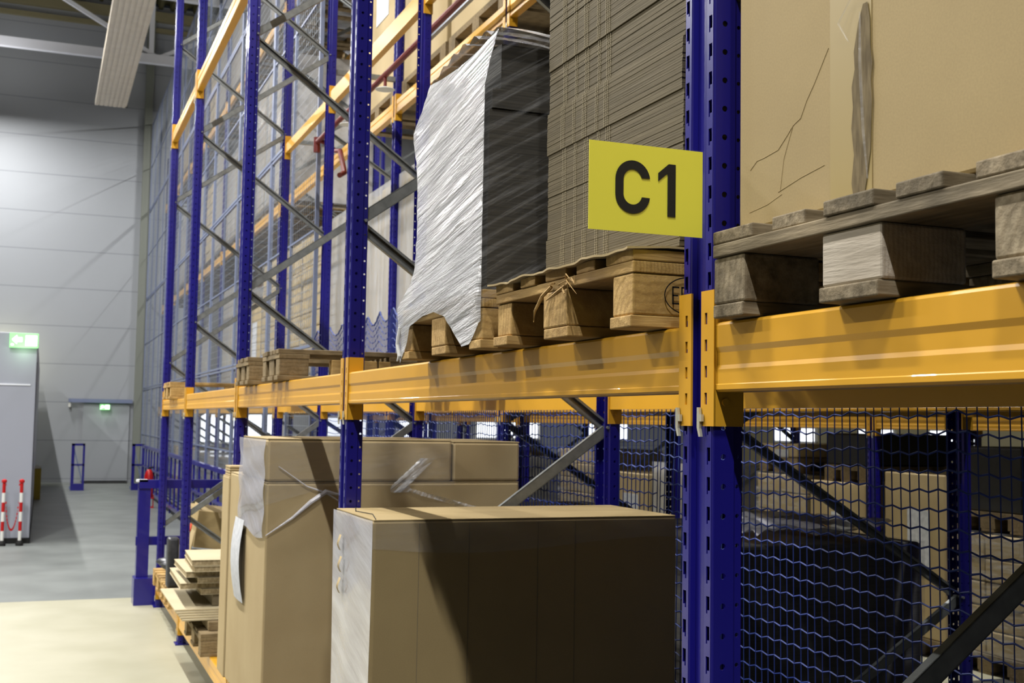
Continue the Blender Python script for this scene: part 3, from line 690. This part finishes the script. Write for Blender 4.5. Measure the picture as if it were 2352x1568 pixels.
o = MB().box(-.07, .02, 8.22, 8.36, .40, .80).build('grey_bin', 'bag', bevel=.02, rot=(0, 0, 0)); tag(o, 'small dark grey bin beside the tilted carton in the short end bay', 'bin')

# ------------------------------------------------------------ C1 sign
t = thing('location_sign', 'yellow C1 sign in a clear sleeve sticking out from the blue post', 'sign', (-.237, -.001, 2.0965))
Wd, Hs = .214, .148
MB().box(0, Wd, 0, .0012, 0, Hs).build('sign_board', 'signy', t)
MB().box(-.0015, Wd+.0035, -.0012, -.0002, -.0015, Hs+.0015).build('clear_sleeve', 'clear', t)
g = MB()
def arcpts(cx, cz, rx, rz, a0, a1, n): return [(cx+rx*math.cos(a0+(a1-a0)*k/n), cz+rz*math.sin(a0+(a1-a0)*k/n)) for k in range(n+1)]
def band(mb, outer, inner, y=-.0018):
    n = len(outer); mb.add([(a, y, b) for a, b in outer]+[(a, y, b) for a, b in inner], [(i, i+1, n+i+1, n+i) for i in range(n-1)])
# C: x 48..114 mm, z 31..120 mm
x0, x1, zb, zt, w = .0475, .1125, .031, .1205, .0152
cx, rx = (x0+x1)/2, (x1-x0)/2; rz = .033
out = arcpts(cx, zt-rz, rx, rz, math.radians(8), math.pi, 18)+arcpts(cx, zb+rz, rx, rz, math.pi, 2*math.pi-math.radians(8), 18)
inn = arcpts(cx, zt-rz, rx-w, rz-w, math.radians(14), math.pi, 18)+arcpts(cx, zb+rz, rx-w, rz-w, math.pi, 2*math.pi-math.radians(14), 18)
band(g, out, inn)
g.add([(.1455, -.0018, zb), (.161, -.0018, zb), (.161, -.0018, zt), (.1475, -.0018, zt), (.1275, -.0018, .1035), (.1275, -.0018, .0895), (.1455, -.0018, .1045)], [(0, 1, 6), (1, 2, 6), (2, 3, 6), (3, 4, 6), (4, 5, 6)])
g.build('lettering', 'signk', t)
MB().box(.15, .185, .0012, .004, .03, .12).box(.185, .236, .030, .034, .03, .12).bar((.18, .002, .075), (.20, .034, .075), .003, .09).build('bracket', 'clear', t)

# ------------------------------------------------------------ nets in the gap between the racks
def net_mesh(L, ztop=2.5, zb=.12):
    mb = MB(); px, pz = .038, .055; nx = int(L/px); nz = int((ztop-zb)/pz); r = .0034
    def pt(i, j):
        y = i*px; z = zb+j*pz; h = (z-zb)/(ztop-zb)
        z2 = z-.09*h**5*abs(math.sin(math.pi*y/.42)); z2 += .012*math.sin(y*1.9)*(1-h)
        return Vector((.02*math.sin(y*2.1+z)*h, y, z2))
    def seg(a, b, w):
        d = (b-a); n = Vector((0, -d.z, d.y)); n = n.normalized()*w if n.length > 1e-6 else Vector((0, 0, w)); xx = Vector((w, 0, 0))
        vs = [a+n, a+xx, a-n, a-xx, b+n, b+xx, b-n, b-xx]
        mb.add(vs, [(0, 1, 5, 4), (1, 2, 6, 5), (2, 3, 7, 6), (3, 0, 4, 7)])
    o = lambda i, j: Vector((0, 0, .0075 if (i+j) % 2 else -.0075))
    for i in range(nx+1):
        for j in range(nz):
            a = pt(i, j); b = pt(i, j+1); k = Vector((0, .0035*(1 if (i+j) % 2 else -1), 0)); seg(a+o(i, j)*.6, b+o(i, j+1)*.6, r*.72)
    for j in range(nz+1):
        for i in range(nx):
            seg(pt(i, j)+o(i, j)*.6, pt(i+1, j)+o(i+1, j)*.6, r*(.85 if j < nz else 2))
    return mb
nb = ['right of the C1 post', 'left of the C1 post', 'behind the film-wrapped cartons', 'behind the cardboard piles']
for k, (a, b) in enumerate([(-1.2, 0.0), (.02, 2.57), (2.6, 5.25), (5.28, 9.3)]):
    o = net_mesh(b-a, 2.5 if k != 3 else 2.6).build('safety_net', 'net', None, loc=(1.30, a, 0)); tag(o, 'blue knotted safety net at the back of the front rack, '+nb[k], 'net', 'safety nets between the racks')

# ------------------------------------------------------------ sprinkler pipe
t = thing('sprinkler_pipe', 'dark red sprinkler pipe running between the two rack rows', 'pipe', (1.4, 0, 4.54))
MB().tube([(0, -2, 0), (0, 9.9, 0)], .024, 10).build('main_pipe', 'pipe', t)
MB().tube([(0, 9.9, .05), (0, 9.9, -.10)], .034, 10).tube([(0, 9.8, 0), (.06, 9.7, -.05), (.1, 9.5, -.16), (.1, 9.3, -.2)], .022, 8).tube([(.1, 9.3, -.2), (.1, 9.1, -.45), (.03, 9.0, -.5)], .026, 8).build('branch_pipe', 'pipe', t)
for y in (1.2, 4.9, 7.35, 8.6):
    h = MB().tube([(0, y, -.02), (0, y, -.10)], .014, 8).build('sprinkler_drop', 'pipe', t)
    MB().tube([(0, y, -.10), (0, y, -.115), (0, y, -.12)], [.03, .075, .08], 20).build('shield', 'white', h)
t = thing('cable_tray', 'light grey narrow cable channel running beside the red sprinkler pipe', 'cable tray', (1.5, 0, 4.60))
tm = MB().box(0, .03, -1, 6.6, 0, .012).box(0, .004, -1, 6.6, .012, .04)
tm.build('channel', 'wire', t)
for k, y in enumerate((5.32, 7.98, 10.65)):
    tag(MB().bar((D1, y, 4.7), (X2, y, 4.7), .04, .04).build('row_spacer', 'galv'), 'grey steel spacer joining the two rack rows above the pipe, %s toward the far wall' % ORD[k], 'spacer', 'row spacers')

# ------------------------------------------------------------ loads on the racks behind
LOADS = {}
def wrapped(kind, x, y, z, X, Y, Z, label, group):
    key = (kind, round(X, 2), round(Y, 2), round(Z, 2))
    if key in LOADS: return dup(LOADS[key], (x, y, z), label, group)
    t = thing('pallet_load', label, 'pallet load', (x, y, z), 0, group); LOADS[key] = t
    b = MB(); 
    for xx in (0, X/2-.07, X-.14):
        for yy in (0, Y/2-.07, Y-.14): b.box(xx, xx+.14, yy, yy+.14, .022, .10)
    b.box(0, X, 0, .12, 0, .02).box(0, X, Y/2-.06, Y/2+.06, 0, .02).box(0, X, Y-.12, Y, 0, .02).box(0, X, 0, Y, .1, .142)
    b.build('pallet_base', 'wdx', t)
    rr = random.Random(int(X*100+Y*1000+Z*10)+len(kind))
    if kind == 'layers':
        n = max(3, int((Z-.15)/.17)); h = (Z-.15)/n; mb = MB()
        for k in range(n):
            for q in range(2): mb.box(.01+rr.uniform(0, .012), X-.01, .01+q*(Y-.01)/2+rr.uniform(0, .006), (q+1)*(Y-.01)/2, .145+k*h, .145+(k+1)*h-.008)
        mb.build('cartons', 'card2', t, bevel=.01)
        MB().box(-.004, X+.004, -.004, Y+.004, .1, Z+.004).build('stretch_film', 'filmlay', t)
    elif kind == 'tall':
        mb = MB(); 
        for q in range(3): mb.box(.01, X-.01, .01+q*(Y-.01)/3, (q+1)*(Y-.01)/3-.006, .145, Z-rr.uniform(0, .06))
        mb.build('cartons', 'card2', t, bevel=.01); MB().box(-.004, X+.004, -.004, Y+.004, .08, Z+.004).build('stretch_film', 'filmheavy2', t)
    elif kind == 'dark':
        MB().box(.01, X-.01, .01, Y-.01, .145, Z).build('wrapped_boards', 'boards', t, bevel=.015); MB().box(0, X, 0, Y, .1, Z+.004).build('stretch_film', 'filmthin', t)
    elif kind == 'crate':
        MB().box(.01, X-.01, .01, Y-.01, .145, Z).build('wrapped_crate', 'black', t, bevel=.015)
    else:
        MB().box(.01, X-.01, .01, Y-.01, .145, Z).build('carton_body', 'card2' if kind == 'carton' else 'card3', t, bevel=.01)
        MB().box(.005, .01, Y*.25, Y*.6, Z*.45, Z*.8).build('paper_label', 'lab', t)
    return t
MT['filmheavy2'] = film('old_stretch_film', .35, .7, rot=(0, 0, 0), stretch=(1, 3.5, .8), ns=2.5, b=.5)
rl_ = random.Random(11)
kinds = ['tall', 'tall', 'layers', 'tall', 'carton', 'tall', 'layers', 'dark']
lvn = {0: 'floor level', 1: 'middle beams', 2: 'upper beams', 3: 'top beams'}
for i in range(0, len(YP2)-1):  # hidden loads in the nearest bays added to block rear-aisle light
    y0, y1 = YP2[i]+.12, YP2[i+1]-.02; w = (y1-y0)/2
    for lv, zb, hh in ((0, 0.001, 1.35), (1, BZ, 1.9), (2, ZC2+.178, 2.0), (3, 6.9+.178, 1.9)):
        if i < 5 and lv == 0: continue
        if lv == 3 and i < 5: continue
        if lv == 2 and i == 5: continue
        for q in range(2):
            kd = kinds[rl_.randrange(8)]
            if lv == 1 and i in (3, 4): kd = 'tall'
            if lv == 1 and i == 5: kd = 'layers'
            if lv == 2 and i in (3, 4): kd = 'carton'
            if lv == 0 and i > 6 and q == 1: continue
            if lv == 2 and i == 4 and q == 1: continue
            H_ = hh-rl_.choice([0, 0, .25, .45]) if not (lv == 1 and i < 6) else hh
            if lv == 0: H_ = 1.1
            wrapped(kd, X2+.03, y0+q*w+.03, zb, 1.2, w-.08, round(H_, 2), '%s load, back rack, %s, %s bay from far wall, %s one' % ({'tall': 'hazy film-wrapped', 'layers': 'layered film-wrapped', 'carton': 'plain tan', 'dark': 'dark wrapped'}[kd], lvn[lv], ORD[len(YP2)-2-i], ['nearer', 'farther'][q]), 'pallet loads on the back rack')
for i, (y0, y1) in enumerate([(-2.5, -.05), (.15, 2.55)]):  # added above the view to block overhead ambient light
    for q in range(2):
        wrapped('carton', .02, y0+.03+q*(y1-y0)/2, ZC2+.178, 1.1, round((y1-y0)/2-.08, 2), 1.9, 'added unseen tan carton load, front rack upper beams, %s' % ['above the grey pallet, nearer', 'above the grey pallet, farther', 'above the white wrapped load, nearer', 'above the white wrapped load, farther'][i*2+q], 'added upper loads of the front rack')
# low loads right of the C1 post, seen through the net
wrapped('dark', 1.72, 2.82, .001, 1.15, 1.5, 1.24, 'dark wrapped load on the floor behind the net, right of the C1 post', None)
wrapped('dark', 1.72, 5.4, .001, 1.15, 1.2, 1.18, 'dark wrapped load on the floor in the next bay behind the net', None)
o = MB().grid(lambda u, v: (1.95+.75*u, 2.84+.6*v, 1.285+.05*abs(math.sin(u*5+v*2))+.02*math.sin(v*21+u*13)), 24, 20).build('loose_film', 'film', smooth=True); tag(o, 'loose shiny film lying on top of the dark wrapped load behind the net', 'stretch film')
wrapped('layers', 5.42, 4.80, .001, 1.0, .72, 1.02, 'layered film-wrapped load at the far right behind the net', None)
wrapped('carton', 5.42, 5.56, .001, 1.0, .72, 1.42, 'tan carton load with white label behind the net, right of the blue post', None)
wrapped('crate', 5.46, 4.82, 1.03, .95, .68, .62, 'black wrapped crate on the layered load at the far right', None)  # black block set where only deep shade lies
wrapped('carton', 5.42, 6.50, .001, 1.0, .80, 1.30, 'tan carton load left of the hanging blue post behind the net', None)
wrapped('crate', 5.46, 6.52, 1.306, .9, .60, .42, 'black crate on the tan carton load behind the net', None)
wrapped('layers', 5.42, 7.36, .001, 1.0, .80, 1.34, 'film-wrapped carton load close to the C1 post behind the net', None)
wrapped('carton', 5.44, 7.50, 1.346, .9, .62, .27, 'flat tan carton load on the film-wrapped one behind the net', None)
for i, y in enumerate([9.15, 10.35, 11.8, 13.0, 14.45, 15.65, 17.1, 18.4, 19.8, 22.4]):
    kd = ['tall', 'carton', 'layers', 'dark', 'tall', 'layers', 'carton', 'tall', 'layers', 'tall'][i]
    wrapped(kd, 5.42, y, .001, 1.0, 1.1, [1.35, 1.2, 1.45, 1.3, 1.25, 1.4, 1.2, 1.35, 1.3, 1.4][i], '%s low load of the rack across the rear aisle beyond the cartons near the net' % ORD[i], 'low loads across the rear aisle')
for i, y in enumerate([3.85, 5.1, 6.5, 7.75, 9.15, 10.4, 11.8, 13.0, 14.45, 15.65]):
    wrapped('crate' if i < 4 else 'dark', 5.42, y, BZ-.065, 1.0, 1.1, 1.6, '%s dark load on the beams across the rear aisle, counted from the right' % ORD[i], 'upper loads across the rear aisle')

# ------------------------------------------------------------ wire mesh guard and railing beyond the front rack
pm = None
for i in range(8):
    for j in range(4):
        y = 10.02+i*2.68; z = .1+j*2.4
        lb = 'grey wire mesh guard panel, %s from the front, %s from the floor' % (ORD[i], ORD[j])
        if pm: dup(pm, (1.45, y, z), lb, 'wire mesh guard panels'); continue
        pm = thing('mesh_panel', lb, 'mesh panel', (1.45, y, z), 0, 'wire mesh guard panels')
        f = MB().box(-.02, .02, 0, .04, 0, 2.38).box(-.015, .015, 1.32, 1.35, 0, 2.38).box(-.02, .02, 2.62, 2.66, 0, 2.38).box(-.015, .015, 0, 2.66, 0, .03).box(-.015, .015, 0, 2.66, 2.35, 2.38).box(-.012, .012, 0, 2.66, 1.18, 1.2)
        f.build('frame', 'wframe', pm); g = MB()
        for k in range(1, 27): g.box(-.002, .002, k*.1-.002, k*.1+.002, .03, 2.35)
        for k in range(1, 24): g.box(-.0015, .0015, .03, 2.63, k*.1, k*.1+.0035)
        g.build('wire_grid', 'wire', pm)
t = thing('guard_railing', 'blue baluster railing along the mesh guard beyond the front rack', 'railing', (1.2, 12.6, 0))
MB().box(-.03, .03, 0, 15, 1.03, 1.09).build('top_rail', 'blue', t); MB().box(-.02, .02, 0, 15, .6, .64).build('middle_rail', 'blue', t)
MB().box(-.03, .03, 0, 15, .1, .16).build('bottom_rail', 'blue', t)
for k in range(22): MB().box(-.015, .015, k*.7, k*.7+.04, .0 if k % 3 == 0 else .12, 1.04).build('baluster', 'blue', t)
# --- end barrier
t = thing('end_barrier', 'blue steel impact barrier at the far end of the front rack', 'barrier', (-.17, 10.1, 0))
MB().box(0, .11, 0, .13, 0, 1.15).build('post', 'blue', t); MB().box(1.2, 1.33, 0, .14, 0, 1.15).build('post', 'blue', t)
MB().box(0, 1.33, -.02, .05, 1.09, 1.17).build('top_rail', 'blue', t); MB().box(-.01, 1.33, .02, .08, .55, .63).build('middle_rail', 'blue', t)
MB().box(-.02, .24, -.08, .18, 0, .25).build('foot', 'blue', t); MB().box(-.02, .08, -.02, .12, 1.15, 1.17).build('cap', 'truss', t)
def guard(x0, x1, y, label):
    t = thing('door_guard', label, 'barrier', (x0, y, 0)); w = x1-x0
    MB().box(0, .07, 0, .08, 0, 1.1).build('post', 'blue', t); MB().box(w-.05, w, 0, .06, 0, 1.1).build('post', 'blue', t)
    MB().box(0, w, 0, .06, 1.05, 1.1).build('rail', 'blue', t); MB().box(0, w, 0, .05, .58, .62).build('rail', 'blue', t); MB().box(0, w, -.03, .1, 0, .16).build('foot', 'blue', t)
    MB().box(-.03, .02, -.01, .07, .03, .10).build('foot_bolt', 'wframe', t)
    MB().bar((.06, .03, .95), (w-.04, .03, .2), .02, .03).build('stay', 'wframe', t)
guard(-.37, -.07, 28.1, 'blue guard frame on the left of the far door'); guard(.99, 1.27, 28.1, 'blue guard frame on the right of the far door')
# --- extinguisher on a stand
t = thing('fire_extinguisher', 'red fire extinguisher on a low stand by the railing', 'fire extinguisher', (.93, 22.4, 0))
MB().tube([(0, 0, .2), (0, 0, .24), (0, 0, .62), (0, 0, .70), (0, 0, .74)], [.07, .085, .085, .06, .03], 16).build('cylinder', 'red', t, smooth=True)
MB().bar((-.02, 0, .76), (.08, 0, .78), .02, .03).build('handle', 'dark', t); MB().tube([(.02, 0, .75), (.11, 0, .6), (.1, 0, .35)], .01, 6).build('hose', 'dark', t)
MB().box(-.1, .1, -.1, .1, 0, .02).bar((.09, 0, 0), (.09, 0, .25), .02, .02).bar((-.09, 0, 0), (-.09, 0, .25), .02, .02).box(-.1, .1, -.08, .08, .18, .2).build('stand', 'red', t)
# --- cabin, exit signs, chain posts, wet floor sign
t = thing('grey_cabin', 'light grey panelled cabin standing at the left edge', 'cabin', (-4.2, 16.04, 0))
MB().box(0, 3.05, .0, 14.4, .07, 2.9).build('body', 'cabin', t, bevel=.01); MB().box(0, 3.06, -.02, 14.4, 0, .065).build('plinth', 'dark', t)
MB().box(0, 2.98, -.012, .0, 2.17, 2.19).build('seam', 'truss', t); MB().box(3.05, 3.058, .02, .07, .07, 2.5).build('edge_gasket', 'dark', t)
def exitsign(x, y, z, w, h, label):
    t = thing('exit_sign', label, 'exit sign', (x, y, z)); MB().box(0, w, 0, .06, 0, h).build('housing', 'exitg', t)
    g = MB(); s = w/.36; Z = lambda v: v*h/.2
    def b(x0, x1, z0, z1): g.box(x0*s, x1*s, -.004, .0, Z(z0), Z(z1))
    b(.02, .05, .03, .05); b(.05, .10, .09, .13)
    g.prism([(.03*s, Z(.11)), (.09*s, Z(.17)), (.09*s, Z(.14)), (.155*s, Z(.14)), (.155*s, Z(.08)), (.09*s, Z(.08)), (.09*s, Z(.05))], -.004, 0, 'y')
    b(.20, .34, .03, .17)
    g.build('pictogram', 'exitw', t)
    l = bpy.data.lights.new('sign_light', 'POINT'); l.energy = 1.6*s; l.color = (.65, 1, .6); l.shadow_soft_size = .05; lo = bpy.data.objects.new('sign_light', l); C.objects.link(lo); lo.parent = t; lo.location = (w/2, -.12, -.06)
    return t
exitsign(-1.51, 15.97, 2.69, .37, .2, 'green exit sign on the top corner of the grey cabin'); exitsign(.36, YW-.24, 1.92, .25, .14, 'green exit sign hanging above the far door')
def cpost(x, y, label):
    t = thing('chain_post', label, 'barrier post', (x, y, 0), 0, 'chain posts')
    MB().tube([(0, 0, 0), (0, 0, .03), (0, 0, .09)], [.05, .05, .035], 12).build('base', 'dark', t); s = t
    for k in range(6):
        MB().tube([(0, 0, .09+k*.124), (0, 0, .09+(k+1)*.124)], .024, 12).build('band', 'white' if k % 2 else 'red', t) if k else MB().tube([(0, 0, .08), (0, 0, .214)], .024, 12).build('band', 'white', t)
    return t
for x, nm in ((-1.49, 'left'), (-1.27, 'right')):
    t = thing('chain_post', 'red and white striped chain post before the grey cabin, %s one' % nm, 'barrier post', (x, 15.75, 0), 0, 'chain posts')
    MB().tube([(0, 0, 0), (0, 0, .03), (0, 0, .07)], [.05, .05, .03], 12).build('base', 'dark', t)
    for k in range(6): MB().tube([(0, 0, .07+k*.128), (0, 0, .07+(k+1)*.128)], .022, 12).build('band', 'white' if k % 2 == 0 else 'red', t)
    MB().tube([(0, 0, .835), (0, 0, .85), (0, 0, .88), (0, 0, .895)], [.012, .034, .034, .01], 12).build('top_ball', 'red', t)
ch = MB()
for k in range(44):
    a = k/43; x = -1.462+.164*a; z = .82-.62*math.sin(math.pi*a)**.35*.98
    if k % 2: ch.box(x-.008, x+.008, 15.745, 15.755, z-.014, z+.014)
    else: ch.box(x-.003, x+.003, 15.738, 15.762, z-.014, z+.014)
tag(ch.build('plastic_chain', 'red'), 'red chain drooping between the two striped posts', 'chain')
t = thing('wet_floor_sign', 'dull yellow folding floor sign in the shade behind the grey cabin', 'floor sign', (-1.1, 25.0, 0))
MB().bar((0, 0, 0), (0, .14, .65), .16, .015, up=(0, 1, 0)).build('front_panel', 'signwet', t); MB().bar((0, .3, 0), (0, .16, .65), .16, .015, up=(0, 1, 0)).build('rear_panel', 'signwet', t); MB().box(-.07, .07, .12, .18, .64, .70).build('handle', 'white', t)
